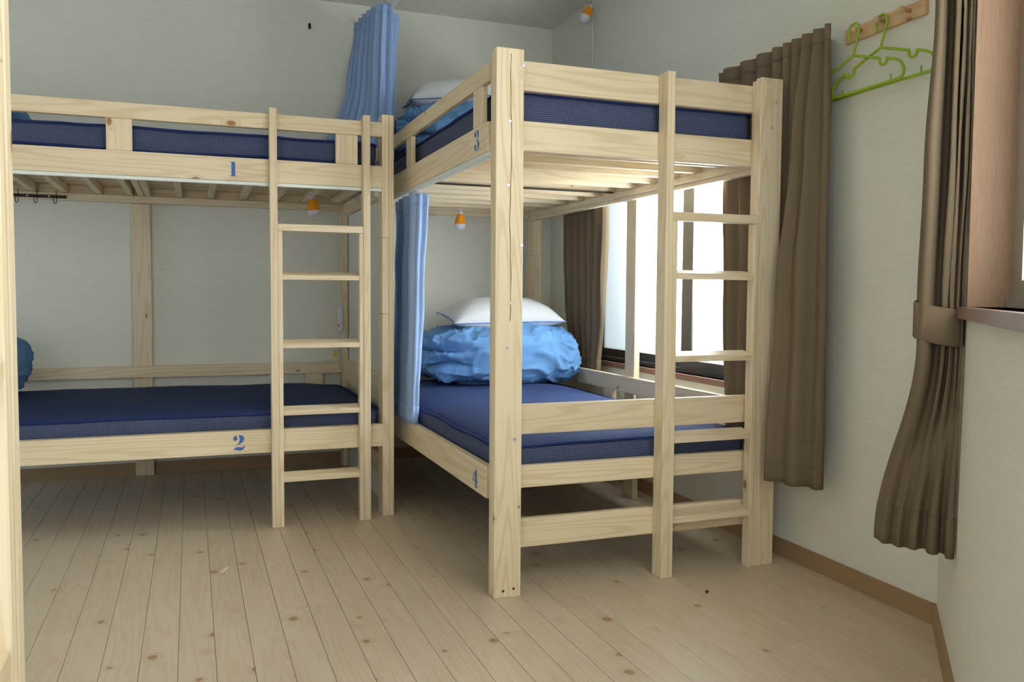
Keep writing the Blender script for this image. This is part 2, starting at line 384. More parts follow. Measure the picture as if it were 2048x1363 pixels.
DIG = {
 '1': [[(.20, 0), (1, 0), (1, .05), (.80, .05), (.80, 1), (.02, 1), (.02, .955), (.24, .955), (.24, .05), (.0, .05), (0, 0)]],
 '2': [nrm2([(510, 285), (420, 310), (345, 390), (330, 470), (370, 545), (430, 570), (510, 530), (548, 450), (520, 380), (475, 335), (520, 310)]),
       nrm2([(590, 280), (700, 275), (800, 315), (865, 410), (865, 540), (800, 640), (700, 710), (600, 750), (440, 815), (560, 720), (620, 640), (650, 540), (640, 430), (610, 330)]),
       nrm2([(330, 1070), (390, 960), (480, 890), (600, 895), (720, 912), (820, 900), (870, 830), (905, 830), (890, 910), (830, 1000), (740, 1070), (640, 1082), (520, 1045), (430, 1030), (370, 1050)])],
 '3': [[(.40, .99), (.26, .97), (.08, .88), (.02, .78), (.10, .69), (.24, .68), (.36, .74), (.38, .82), (.30, .90), (.40, .96)],
       [(.48, 1), (.70, .98), (.88, .90), (.92, .79), (.82, .66), (.55, .545), (.42, .53), (.44, .51), (.60, .60), (.64, .74), (.62, .88), (.50, .96)],
       [(.46, .50), (.62, .51), (.84, .46), (1, .33), (1, .20), (.86, .06), (.56, 0), (.50, .03), (.66, .09), (.72, .22), (.70, .36), (.58, .455)],
       [(.42, 0), (.20, .03), (.04, .12), (.0, .22), (.08, .32), (.24, .34), (.36, .27), (.36, .16), (.28, .09), (.42, .04)]],
 '4': [[(.46, .06), (.46, 0), (.96, 0), (.96, .05), (.78, .06), (.78, .90), (.72, 1), (.66, 1), (.50, .84), (.50, .06)],
       [(.44, .76), (.10, .36), (.44, .36), (.44, .30), (.0, .30), (.0, .36), (.44, .88)],
       [(.82, .30), (1, .30), (1, .36), (.82, .36)]]}
def stencil(ch, parent, org, right, hgt, wid, nrm):
    """flat painted digit: org = lower left corner, right = reading direction"""
    org, right, nrm = Vector(org), Vector(right), Vector(nrm); up = Vector((0, 0, 1)); bm = bmesh.new()
    for poly in DIG[ch]:
        vs = [bm.verts.new(right*(u*wid) + up*(v*hgt) + nrm*.0006) for u, v in poly]
        bmesh.ops.triangle_fill(bm, use_beauty=True, use_dissolve=False, normal=nrm, edges=[bm.edges.new((vs[i], vs[(i + 1) % len(vs)])) for i in range(len(vs))])
    for f in bm.faces:
        f.normal_update()
        if f.normal.dot(nrm) < 0: f.normal_flip()
    o = link('stencilled_number', bmesh_to('stencil', bm), STENCIL, parent, org)
    o['label'] = 'blue stencilled number ' + ch
    return o
def ring_hook(name, c, r, mat, parent, th=.0016, nrm='y', arc=(0, 2*math.pi)):
    c = Vector(c); n = 14; pts = []
    for i in range(n + 1):
        a = arc[0] + (arc[1] - arc[0])*i/n
        pts.append(c + (Vector((math.cos(a)*r, 0, math.sin(a)*r)) if nrm == 'y' else Vector((0, math.cos(a)*r, math.sin(a)*r))))
    return tube(name, pts, th, mat, parent, 6)

# ================================================================== bunk A (numbers 1 and 2)
A = empty('bunk_bed', (-.3, 4.15, 0), 'pine bunk bed numbered 1 and 2, long side along the left back wall', 'bunk bed', 'pine bunk beds')
yA = 3.533
for xa, xb in ((.7505, .7785),):
    for za, zb in ((0, .856), (.8566, 1.175), (1.1756, 1.6815)): board('post', xa, xb, yA, yA + .089, za, zb, A)
board('post', .779, .7998, yA, yA + .089, 0, 1.6815, A)
for z0, z1 in ((0, 1.6815),): board('post', -1.39, -1.362, yA, yA + .089, z0, z1, A)
gr = board('guard_rail', -1.362, .7505, yA, yA + .030, 1.590, 1.649, A)
r1 = board('side_rail', -1.362, .7505, yA, yA + .038, 1.379, 1.470, A)
r2 = board('side_rail', -1.362, .7505, yA, yA + .038, .299, .392, A)
for x0 in (-.288, .561): board('guard_post', x0, x0 + .089, yA + .002, yA + .028, 1.4705, 1.5895, A)
board('guard_post', -1.15, -1.061, yA + .002, yA + .028, 1.4705, 1.5895, A)
stencil('1', r1, (.149, yA - .0004, 1.396), (1, 0, 0), .056, .025, (0, -1, 0))
stencil('2', r2, (.1495, yA - .0004, .313), (1, 0, 0), .063, .045, (0, -1, 0))
trk = board('curtain_track', -1.362, .7495, yA + .004, yA + .026, 1.3655, 1.3785, A, METALW, .001)
trk['label'] = 'white metal curtain track'
ring_hook('track_hook', (.7300, yA + .015, 1.3535), .006, METALW, trk)
# back frame
board('post', -.275, -.187, 4.724, 4.752, 0, 1.387, A)
board('post', .772, .8, 4.655, 4.744, 0, 1.387, A)
board('post', -1.39, -1.362, 4.655, 4.744, 0, 1.387, A)
board('ledger', -1.39, .8, 4.685, 4.723, 1.388, 1.4225, A)
board('back_rail', -1.39, .8, 4.7235, 4.7515, 1.4235, 1.515, A)
board('back_rail', -1.36, .771, 4.696, 4.7235, .508, .565, A)
board('support_block', .577, .67, 4.700, 4.7235, .33, .5075, A)
# right end boards
for z0, z1 in ((.138, .228), (.330, .400), (.470, .583), (1.365, 1.4225)): board('end_rail', .776, .8, yA + .0895, 4.6545, z0, z1, A)
# joists and slats, upper and lower
JX = [-1.17, -1.01, -.855, -.706, -.572, -.421, -.281, -.229, -.198, -.052, .100, .258, .418, .575, .735]
for x0 in JX: board('joist', x0 - .011, x0 + .017, yA + .040, 4.7225, 1.424, 1.462, A)
for i in range(11):
    y0 = yA + .06 + i*.104
    board('slat', -1.20, -.236, y0, y0 + .082, 1.463, 1.473, A); board('slat', -.212, .765, y0, y0 + .082, 1.463, 1.473, A)
board('ledger', -1.36, .75, yA + .0385, yA + .07, .302, .332, A); board('ledger', -1.36, .75, 4.655, 4.684, .302, .332, A)
for x0 in (-1.17, -.706, -.281, .100, .418, .70): board('joist', x0 - .011, x0 + .017, yA + .075, 4.65, .3325, .352, A)
# ladder
def ladder(parent, xs, xe, yf, yb, right_post=False):
    """stiles xs..xe outer edges; cleats carry the steps"""
    L = part_empty('ladder', (xs, yf, 0), parent)
    board('stile', xs, xs + .0285, yf, yb, 0, 1.665, L)
    if not right_post: board('stile', xe - .0285, xe, yf, yb, 0, 1.665, L)
    xi = xs + .029; xj = xe - (.029 if not right_post else 0)
    board('cleat', xi, xi + .017, yf + .001, yf + .040, 0.0, 1.1865, L); board('cleat', xj - .017, xj, yf + .001, yf + .040, 0.0, 1.1865, L)
    board('step', xi, xj, yf + .001, yf + .042, 1.187, 1.215, L)
    for zt in (1.015, .742, .472, .203): rung('step', xi + .0175, xj - .0175, yf + .002, zt, L)
    return L
ladder(A, .2955, .6925, 3.488, yA - .0005)

# ================================================================== bunk B (numbers 3 and 4)
B = empty('bunk_bed', (1.385, 3.6, 0), 'pine bunk bed numbered 3 and 4, short end with ladder facing the room', 'bunk bed', 'pine bunk beds')
yB = 2.439; xB = .8645; xP = 1.815; xQ = 1.904
pf = board('post', xB, xB + .089, yB, yB + .028, 0, 1.6805, B)
for sx, sz in ((.951, 1.632), (.908, 1.463), (.904, 1.271), (.948, 1.091), (.9135, .915), (.904, .778), (.930, .496), (.9455, .283)): screw(pf, sx, yB, sz)
for sx, sz in ((.895, .022), (.930, .026)):
    lathe('screw_hole', [(.004, -.0006), (.004, .0006)], DARKHOLE, pf, (sx, yB - .0001, sz), (math.pi/2, 0, 0), 10)
# long drying crack in the front post
bm = bmesh.new(); cr = []
for i in range(25):
    z = .86 + i*.0335; cxx = .912 + .0022*math.sin(i*.5) + .001*math.sin(i*1.9); hw = .0008 + .0007*abs(math.sin(i*.9 + 1))
    cr.append((bm.verts.new((cxx - hw, 0, z)), bm.verts.new((cxx + hw, 0, z))))
for a, b in zip(cr, cr[1:]): bm.faces.new((a[0], a[1], b[1], b[0]))
me = bmesh_to('crack', bm); o = link('drying_crack', me, plain('crack_shadow_gap', srgb(150, 110, 66), .9, 0, .1), pf, (0, yB - .0004, 0)); o['label'] = 'long vertical drying crack'
for za, zb in ((0, .88), (.8806, 1.172), (1.1726, 1.675)): board('post', xB, xB + .089, yB + .0285, yB + .050, za, zb, B)
pr = board('post', xP, xQ, yB, yB + .028, 0, 1.6805, B)
for sx, sz in ((1.862, .03), (1.855, .50), (1.875, 1.60), (1.862, 1.515)): screw(pr, sx, yB, sz, r=.0045)
for za, zb in ((0, .88), (.8806, 1.172), (1.1726, 1.675)): board('post', xP, xQ, yB + .0285, yB + .050, za, zb, B)
yR = 2.489
for nm, z0, z1 in (('guard_rail', 1.571, 1.662), ('end_rail', 1.387, 1.479), ('guard_rail', .500, .594), ('end_rail', .329, .399), ('end_rail', .137, .228)):
    board(nm, xB + .034, xQ - .02, yR + .0015, yR + .028, z0, z1, B)
ladder(B, 1.4495, xP - .0005, 2.4315, yR, True)
# left long side
board('guard_rail', xB, xB + .020, yR + .029, 4.70, 1.597, 1.655, B)
sr = board('side_rail', xB, xB + .028, yR + .029, 4.70, 1.384, 1.475, B)
lr = board('side_rail', xB, xB + .028, yR + .029, 4.70, .297, .398, B)
for y0 in (2.578, 3.497, 4.3): board('guard_post', xB + .001, xB + .0195, y0, y0 + .089, 1.4755, 1.5965, B)
stencil('3', sr, (xB - .0004, 2.6495, 1.400), (0, -1, 0), .066, .050, (-1, 0, 0))
stencil('4', lr, (xB - .0004, 2.6495, .311), (0, -1, 0), .062, .050, (-1, 0, 0))
tb = board('curtain_track', xB + .003, xB + .025, yR + .030, 4.60, 1.3675, 1.3835, B, METALW, .001)
tb['label'] = 'white metal curtain track'
board('post', xB, xB + .089, 4.7005, 4.7285, 0, 1.6805, B)
# right long side
board('side_rail', 1.8755, 1.904, yR + .029, 4.70, 1.375, 1.475, B)
led = board('ledger', 1.860, 1.875, yR + .029, 4.60, 1.3935, 1.4195, B)
board('guard_rail', 1.876, 1.8995, yR + .029, 4.70, .492, .566, B)
board('side_rail', 1.876, 1.904, yR + .029, 4.70, .330, .400, B)
board('post', 1.900, 1.928, 3.450, 3.539, 0, 1.3745, B)
board('support_block', 1.8765, 1.8995, 3.30, 3.389, .401, .4915, B); board('support_block', 1.8765, 1.8995, 3.62, 3.709, .401, .4915, B)
# back
for za, zb in ((0, 1.175), (1.1756, 1.6805)): board('post', 1.866, 1.955, 4.7005, 4.7285, za, zb, B)
board('end_rail', xB + .0895, 1.8655, 4.7005, 4.7285, 1.390, 1.515, B)
board('end_rail', xB + .0895, 1.8655, 4.7005, 4.7285, .495, .580, B)
led2 = board('ledger', xB + .0285, xB + .043, yR + .029, 4.60, 1.3935, 1.4195, B)
JY = [2.545, 2.725, 2.893, 3.049, 3.221, 3.394, 3.605, 3.755, 3.949, 4.142, 4.329, 4.535]
for y0 in JY: board('joist', xB + .030, 1.8745, y0, y0 + .027, 1.420, 1.4595, B)
board('joint_strip', xB + .05, 1.855, 3.590, 3.604, 1.4165, 1.4235, B, BLACK, .0005)
for i in range(9):
    x0 = xB + .034 + i*.105
    board('slat', x0, x0 + .088, 2.525, 3.585, 1.460, 1.472, B); board('slat', x0, x0 + .088, 3.61, 4.66, 1.460, 1.472, B)
board('ledger', xB + .0285, xB + .05, yR + .029, 4.69, .303, .331, B); board('ledger', 1.85, 1.8755, yR + .029, 4.69, .303, .331, B)
for y0 in JY[::2]: board('joist', xB + .030, 1.8745, y0, y0 + .027, .3315, .352, B)

# ================================================================== bunk C: only its far ladder post enters the frame at the left
Cc = empty('bunk_bed', (-1.2, .5, 0), 'blurred pine ladder post of another bunk at the left edge of the photo', 'bunk bed', 'pine bunk beds')
xc = -.168; yc1 = 1.0
board('stile', xc - .046, xc, yc1 - .028, yc1, 0, 1.75, Cc)
board('cleat', xc - .044, xc - .002, yc1 - .053, yc1 - .0285, 0, 1.165, Cc)
board('stile', xc - .046, xc, .05, .078, 0, 1.75, Cc); board('cleat', xc - .044, xc - .002, .0785, .103, 0, 1.165, Cc)
board('step', xc - .044, xc - .002, .0785, yc1 - .0285, 1.1655, 1.195, Cc)
for z0 in (.30, .585, .875): board('step', xc - .058, xc - .004, .1035, yc1 - .0535, z0 - .022, z0, Cc)
for z0, z1 in ((1.571, 1.662), (1.387, 1.479), (.329, .399)): board('end_rail', xc - .09, xc - .0465, .0, yc1, z0, z1, Cc)
for x0 in (xc - .128, -2.2):
    board('post', x0, x0 + .0375, yc1 - .089, yc1, 0, 1.75, Cc); board('post', x0, x0 + .0375, 0, .089, 0, 1.75, Cc)
for z0, z1 in ((1.387, 1.479), (.329, .399)):
    board('side_rail', -2.16, xc - .1285, yc1 - .03, yc1 - .002, z0, z1, Cc); board('side_rail', -2.16, xc - .1285, .002, .03, z0, z1, Cc)

# ================================================================== mattresses
def mattress(name, x0, x1, y0, y1, z0, zedge, dome, label, seed, group='navy mattresses', r=.035):
    """slab with rounded corners, domed top, slightly wavy edge; piping tapes are parts"""
    cx_, cy_ = (x0 + x1)/2, (y0 + y1)/2; hx, hy = (x1 - x0)/2, (y1 - y0)/2
    root = None
    def outline(n_side=34, rc=.05):
        pts = []
        for (sx, sy, a0) in ((1, 1, 0), (-1, 1, 90), (-1, -1, 180), (1, -1, 270)):
            for i in range(7):
                a = math.radians(a0 + 90*i/6); pts.append((sx*(hx - rc) + rc*math.cos(a), sy*(hy - rc) + rc*math.sin(a)))
        out = []
        for i in range(len(pts)):
            a, b = pts[i], pts[(i + 1) % len(pts)]; L = math.hypot(b[0] - a[0], b[1] - a[1]); m = max(1, int(L/.04))
            for j in range(m): out.append((a[0] + (b[0] - a[0])*j/m, a[1] + (b[1] - a[1])*j/m))
        return out
    ol = outline(); n = len(ol)
    def wv(x, y): return .006*mnoise.noise(Vector((x*3.1 + seed, y*3.1, seed))) + .003*mnoise.noise(Vector((x*9, y*9, seed)))
    bm = bmesh.new(); rings = []
    H = zedge - z0
    # side rings
    for k, (inn, hz) in enumerate(((.012, 0.0), (.002, .010), (0, H*.3), (-.003, H*.6), (-.001, H - .012), (.004, H - .003))):
        rings.append([bm.verts.new((x*(1 - inn/hx), y*(1 - inn/hy), hz + (wv(x, y) if k > 2 else 0))) for x, y in ol])
    ntop = 9; tops = []
    for k in range(1, ntop + 1):
        s = 1 - (k/ntop)**1.15*.985; q = 1 - s
        tops.append([bm.verts.new((x*s, y*s, H + dome*(1 - (1 - min(1, q*1.9))**2) + wv(x*s, y*s))) for x, y in ol])
    allr = rings + tops
    side_faces = []
    for ri, (a, b) in enumerate(zip(allr, allr[1:])):
        for i in range(n):
            f = bm.faces.new((a[i], a[(i + 1) % n], b[(i + 1) % n], b[i])); f.material_index = 0 if ri < 5 else 1; f.smooth = True
    f = bm.faces.new(allr[-1]); f.material_index = 1; bm.faces.new(allr[0][::-1])
    bmesh.ops.recalc_face_normals(bm, faces=bm.faces[:])
    me = bmesh_to(name, bm); me.materials.append(MATSIDE); me.materials.append(MATTOP)
    root = link(name, me, None, None, (cx_, cy_, z0)); tag(root, label, 'mattress', group)
    for hz, rr, inn in ((H - .001, .0055, -.001), (.008, .005, .0)):
        pts = [(x*(1 - inn/hx), y*(1 - inn/hy), hz + (wv(x, y) if hz > .02 else .003*math.sin(x*7 + y*5))) for x, y in ol]
        bm = bmesh.new(); tube_bm(bm, pts, rr, 6, True); bmesh.ops.recalc_face_normals(bm, faces=bm.faces[:])
        link('piping', bmesh_to('piping', bm, True), MATEDGE, root, (cx_, cy_, z0))
    return root
mattress('mattress', -1.30, .742, 3.585, 4.60, 1.474, 1.566, .012, 'navy mesh mattress on the left upper bunk, behind the long guard rail', 1.0)
mattress('mattress', -1.30, .745, 3.585, 4.62, .3525, .450, .040, 'bare navy mattress on the left lower bunk', 2.0)
mattress('mattress', .912, 1.858, 2.530, 4.62, 1.473, 1.574, .012, 'navy mesh mattress on the right upper bunk, above the slats', 3.0)
mattress('mattress', .906, 1.856, 2.530, 4.62, .3525, .456, .042, 'navy mattress on the right lower bunk, under the folded duvet', 4.0)

# ================================================================== duvets and pillows
def duvet(x0, x1, y0, y1, z0, z1, label, seed, fold=-1, nu=220, nv=130, ex=.42):
    cx_, cy_, cz = (x0 + x1)/2, (y0 + y1)/2, z0; hx, hy, hz = (x1 - x0)/2, (y1 - y0)/2, (z1 - z0)/2
    bm = bmesh.new(); rows = []
    sp = lambda v, e: math.copysign(abs(v)**e, v)
    for j in range(nv + 1):
        ph = -math.pi/2 + math.pi*j/nv; row = []
        for i in range(nu):
            th = 2*math.pi*i/nu
            d = Vector((sp(math.cos(ph), .5)*sp(math.cos(th), ex), sp(math.cos(ph), .5)*sp(math.sin(th), ex), sp(math.sin(ph), .62)))
            q = Vector((d.x*hx, d.y*hy, d.z*hz))
            nv_ = Vector((math.cos(ph)*math.cos(th)/hx, math.cos(ph)*math.sin(th)/hy, math.sin(ph)/hz)).normalized()
            s = q*1.0 + Vector((seed*7, 0, 0))
            # big sag, soft folds and radial puckers towards the folded end
            a = .030*mnoise.noise(s*4.0) + .016*mnoise.noise(s*9.0)
            warp = Vector((mnoise.noise(s*6), mnoise.noise(s*6 + Vector((5, 1, 2))), mnoise.noise(s*6 + Vector((1, 7, 3)))))*.05
            t = s + warp
            rid = 1 - abs(mnoise.noise(Vector((t.x*9, t.y*16, t.z*20))))*2.0
            rid2 = 1 - abs(mnoise.noise(Vector((t.x*26, t.y*20, t.z*12))))*2.0
            a += .016*max(0, rid)**3 + .008*max(0, rid2)**3
            e = max(0, min(1, (fold*d.x - .42)/.5))       # the folded end
            if e > 0:
                lay = abs(math.sin((d.z*1.35 + .35 + .25*mnoise.noise(s*5))*math.pi*1.15))
                a -= e*.055*(1 - lay)**2
                a += e*.02*mnoise.noise(s*14)
                pk = abs(mnoise.noise(Vector((math.atan2(d.z, d.y)*2.4 + seed, q.x*2, 0))))
                a -= e*.03*(1 - min(1, pk*4))
            q = q + nv_*a
            if q.z < -hz: q.z = -hz
            row.append(bm.verts.new((q.x, q.y, q.z + hz)))
        rows.append(row)
    for j in range(nv):
        for i in range(nu):
            try: bm.faces.new((rows[j][i], rows[j][(i + 1) % nu], rows[j + 1][(i + 1) % nu], rows[j + 1][i]))
            except ValueError: pass
    bmesh.ops.remove_doubles(bm, verts=bm.verts[:], dist=1e-5); bmesh.ops.recalc_face_normals(bm, faces=bm.faces[:])
    o = link('duvet', bmesh_to('duvet', bm, True), DUVET, None, (cx_, cy_, cz))
    return tag(o, label, 'duvet', 'folded blue duvets')
duvet(1.06, 1.875, 3.86, 4.60, .494, .775, 'folded blue duvet with a pillow on the right lower bunk', .3)
duvet(.975, 1.78, 3.95, 4.60, 1.583, 1.885, 'folded blue duvet on the right upper bunk behind its guard rail', 1.7)
duvet(-1.29, -.70, 3.72, 4.56, .488, .745, 'edge of a blue duvet on the left lower bunk', 2.9, 0)
duvet(-1.29, -.655, 3.72, 4.56, 1.576, 1.735, 'edge of a blue duvet on the left upper bunk', 4.1, 0)
def pillow(cx_, cy_, cz, w_, d_, h_, rot, label, seed):
    nu, nv = 44, 32; bm = bmesh.new(); grid = {}
    def prof(u, v): return max(0, (1 - abs(u)**3.2))**.62*max(0, (1 - abs(v)**2.8))**.62
    for side in (1, -1):
        for i in range(nu + 1):
            for j in range(nv + 1):
                u, v = -1 + 2*i/nu, -1 + 2*j/nv
                pin = 1 - .07*(1 - abs(v)**2)*abs(u)**3*1.0; pin2 = 1 - .09*(1 - abs(u)**2)*abs(v)**3
                x, y = u*w_/2*pin, v*d_/2*pin2
                z = side*prof(u, v)*h_/2*(1.25 if side > 0 else .75)
                z += side*.006*mnoise.noise(Vector((x*14 + seed, y*14, side)))*prof(u, v)
                ed = max(abs(u), abs(v)); z += .006*math.sin((x + y)*95)*max(0, ed - .8)*3*prof(u, v)
                grid[side, i, j] = bm.verts.new((x, y, z))
        for i in range(nu):
            for j in range(nv):
                a, b, c, e = grid[side, i, j], grid[side, i + 1, j], grid[side, i + 1, j + 1], grid[side, i, j + 1]
                bm.faces.new((a, b, c, e) if side > 0 else (e, c, b, a))
    bmesh.ops.remove_doubles(bm, verts=bm.verts[:], dist=1e-5); bmesh.ops.recalc_face_normals(bm, faces=bm.faces[:])
    o = link('pillow', bmesh_to('pillow', bm, True), PILLOW, None, (cx_, cy_, cz)); o.rotation_euler = rot
    tag(o, label, 'pillow', 'white pillows')
    pts = []
    for k in range(120):
        t = k/120*4; s = t % 1; u, v = ((-1 + 2*s, -1), (1, -1 + 2*s), (1 - 2*s, 1), (-1, 1 - 2*s))[int(t)]
        pin = 1 - .07*(1 - abs(v)**2)*abs(u)**3; pin2 = 1 - .09*(1 - abs(u)**2)*abs(v)**3
        pts.append((u*w_/2*pin, v*d_/2*pin2, 0))
    bm = bmesh.new(); tube_bm(bm, pts, .0028, 6, True); bmesh.ops.recalc_face_normals(bm, faces=bm.faces[:])
    pp = link('piping', bmesh_to('piping', bm, True), PIPE, o, (cx_, cy_, cz)); pp['label'] = 'thin blue piping'
    return o
pillow(1.535, 4.25, .822, .60, .40, .165, (math.radians(7), math.radians(-1), math.radians(-3)), 'white pillow with blue piping on the right lower bunk', 1)
pillow(1.36, 4.33, 1.955, .62, .40, .18, (math.radians(6), math.radians(-6), math.radians(-8)), 'white pillow on the right upper bunk, half behind the guard rail', 2)

# ================================================================== curtains
def polyline(pts):
    pts = [Vector(q) for q in pts]
    def f(u):
        s = u*(len(pts) - 1); i = min(int(s), len(pts) - 2); t = s - i
        p0, p1, p2, p3 = pts[max(i - 1, 0)], pts[i], pts[i + 1], pts[min(i + 2, len(pts) - 1)]
        return .5*((2*p1) + (p2 - p0)*t + (2*p0 - 5*p1 + 4*p2 - p3)*t*t + (3*p1 - p0 - 3*p2 + p3)*t**3)
    return f
def curtain(name, label, mat, rows, pleats, amps, group, seed=0, nu=None, nv=60, th=.0025, header=.05, hem=.07, hemmat=None, phase=0, sharp=.55):
    """rows: list of (v, [points x,y,z ...]) from top to bottom; amps: list of (v, amplitude)"""
    fs = [(v, polyline(p)) for v, p in rows]
    nu = nu or pleats*16
    def base(u, v):
        for (v0, f0), (v1, f1) in zip(fs, fs[1:]):
            if v <= v1 or v1 == fs[-1][0]:
                t = max(0, min(1, (v - v0)/(v1 - v0))); t = t*t*(3 - 2*t) if len(fs) > 2 else t
                q = f0(u).lerp(f1(u), t); 
                zt = max(0, min(1, (v - v0)/(v1 - v0))); q.z = f0(u).z + (f1(u).z - f0(u).z)*zt
                return q
    def amp(v):
        for (v0, a0), (v1, a1) in zip(amps, amps[1:]):
            if v <= v1: return a0 + (a1 - a0)*(v - v0)/(v1 - v0)
        return amps[-1][1]
    def pt(u, v):
        e = .002; q = base(u, v); t = base(min(1, u + e), v) - base(max(0, u - e), v); t.z = 0
        t = t.normalized() if t.length > 1e-9 else Vector((1, 0, 0)); n = Vector((-t.y, t.x, 0))
        ph = u*pleats*2*math.pi + phase + .9*mnoise.noise(Vector((u*4 + seed, v*1.3, seed))) 
        s = math.sin(ph); s = math.copysign(abs(s)**sharp, s)
        a = amp(v)*(1 + .45*mnoise.noise(Vector((u*pleats*.8 + seed*3, v*.6, 1))))
        return q + n*(a*s) + t*(a*.25*math.sin(2*ph)) + n*.006*mnoise.noise(Vector((u*6, v*5 + seed, 3)))
    def sheet(v0, v1, n, off=0):
        bm = bmesh.new(); g = [[bm.verts.new(pt(i/nu, v0 + (v1 - v0)*j/n)) for i in range(nu + 1)] for j in range(n + 1)]
        for j in range(n):
            for i in range(nu): bm.faces.new((g[j][i], g[j][i + 1], g[j + 1][i + 1], g[j + 1][i]))
        return bm
    def mk(nm, v0, v1, n, m, par, thick):
        bm = sheet(v0, v1, n); c0 = base(.5, 0) if par is None else WPOS[par]
        for v in bm.verts: v.co -= c0
        o = link(nm, bmesh_to(nm, bm, True), m, par, c0)
        md = o.modifiers.new('thickness', 'SOLIDIFY'); md.thickness = thick; md.offset = 0
        return o
    root = mk(name, 0, 1, nv, mat, None, th); tag(root, label, 'curtain', group)
    zt, zb = base(.5, 0).z, base(.5, 1).z; L = zt - zb
    if header: mk('header_tape', 0, header/L, 3, mat, root, th*2.4)
    if hem: mk('hem', 1 - hem/L, 1, 3, hemmat or mat, root, th*1.9)
    return root
def Z(pts, z): return [(x, y, (z if not isinstance(z, list) else z[i])) for i, (x, y) in enumerate(pts)]
# blue, upper bunk 3
curtain('curtain', 'blue pleated curtain bunched above the upper bunks near the ceiling', BLUEC,
        [(0, Z([(.852, 4.70), (.862, 4.58), (.873, 4.47), (.885, 4.38), (.905, 4.28), (.940, 4.24), (.985, 4.30)], [2.385, 2.385, 2.385, 2.385, 2.38, 2.37, 2.335])),
         (.45, Z([(.815, 4.69), (.83, 4.57), (.85, 4.47), (.87, 4.37), (.89, 4.27), (.93, 4.23), (.965, 4.28)], 2.08)),
         (1, Z([(.655, 4.62), (.70, 4.55), (.755, 4.46), (.82, 4.36), (.87, 4.27), (.915, 4.23), (.945, 4.27)], 1.60))],
        9, [(0, .018), (.3, .020), (1, .026)], 'blue bunk curtains', 1, hem=.07)
# blue, lower bunk 4
curtain('curtain', 'blue pleated curtain hanging at the right lower bunk', BLUEC,
        [(0, Z([(.878, 3.84), (.876, 3.74), (.874, 3.65), (.872, 3.56), (.872, 3.48), (.892, 3.462), (.915, 3.468), (.935, 3.49), (.949, 3.575)], 1.358)),
         (.5, Z([(.868, 3.83), (.866, 3.74), (.864, 3.65), (.862, 3.56), (.862, 3.475), (.880, 3.458), (.898, 3.462), (.914, 3.48), (.925, 3.54)], .9)),
         (1, Z([(.850, 3.81), (.848, 3.73), (.846, 3.65), (.845, 3.56), (.846, 3.46), (.858, 3.44), (.870, 3.44), (.881, 3.455), (.888, 3.51)], .402))],
        6, [(0, .008), (.3, .006), (.8, .004), (1, .003)], 'blue bunk curtains', 2)
# brown, left of the side window
curtain('curtain', 'brown curtain left of the side window, beyond the right lower bunk', BROWNC,
        [(0, Z([(1.962, 4.36), (1.96, 4.22), (1.957, 4.08), (1.955, 3.95), (1.953, 3.83)], 1.805)),
         (.35, Z([(1.962, 4.38), (1.96, 4.24), (1.957, 4.10), (1.955, 3.97), (1.953, 3.845)], 1.36)),
         (.75, Z([(1.965, 4.37), (1.963, 4.24), (1.96, 4.10), (1.957, 3.98), (1.955, 3.86)], .88)),
         (1, Z([(1.965, 4.28), (1.963, 4.18), (1.96, 4.08), (1.957, 3.99), (1.955, 3.91)], .53))],
        6, [(0, .015), (.5, .022), (1, .017)], 'brown window curtains', 3, hemmat=BROWNHEM)
# brown, right of the side window, draped round the bunk's corner post
curtain('curtain', 'brown curtain right of the side window, draped over the bunk corner post', BROWNC,
        [(0, Z([(1.955, 2.90), (1.952, 2.78), (1.950, 2.67), (1.948, 2.57), (1.946, 2.49), (1.944, 2.43), (1.940, 2.37), (1.936, 2.31), (1.932, 2.245)], 1.815)),
         (.25, Z([(1.958, 2.86), (1.955, 2.77), (1.953, 2.67), (1.951, 2.57), (1.949, 2.50), (1.935, 2.41), (1.905, 2.372), (1.912, 2.31), (1.925, 2.225)], 1.44)),
         (.6, Z([(1.958, 2.84), (1.955, 2.76), (1.953, 2.67), (1.951, 2.57), (1.948, 2.50), (1.925, 2.40), (1.862, 2.375), (1.880, 2.29), (1.915, 2.205)], .92)),
         (1, Z([(1.958, 2.82), (1.955, 2.75), (1.953, 2.67), (1.951, 2.57), (1.948, 2.50), (1.920, 2.40), (1.835, 2.385), (1.865, 2.28), (1.908, 2.205)], .315))],
        9, [(0, .014), (.1, .017), (.4, .018), (1, .014)], 'brown window curtains', 4, hemmat=BROWNHEM, nv=70)
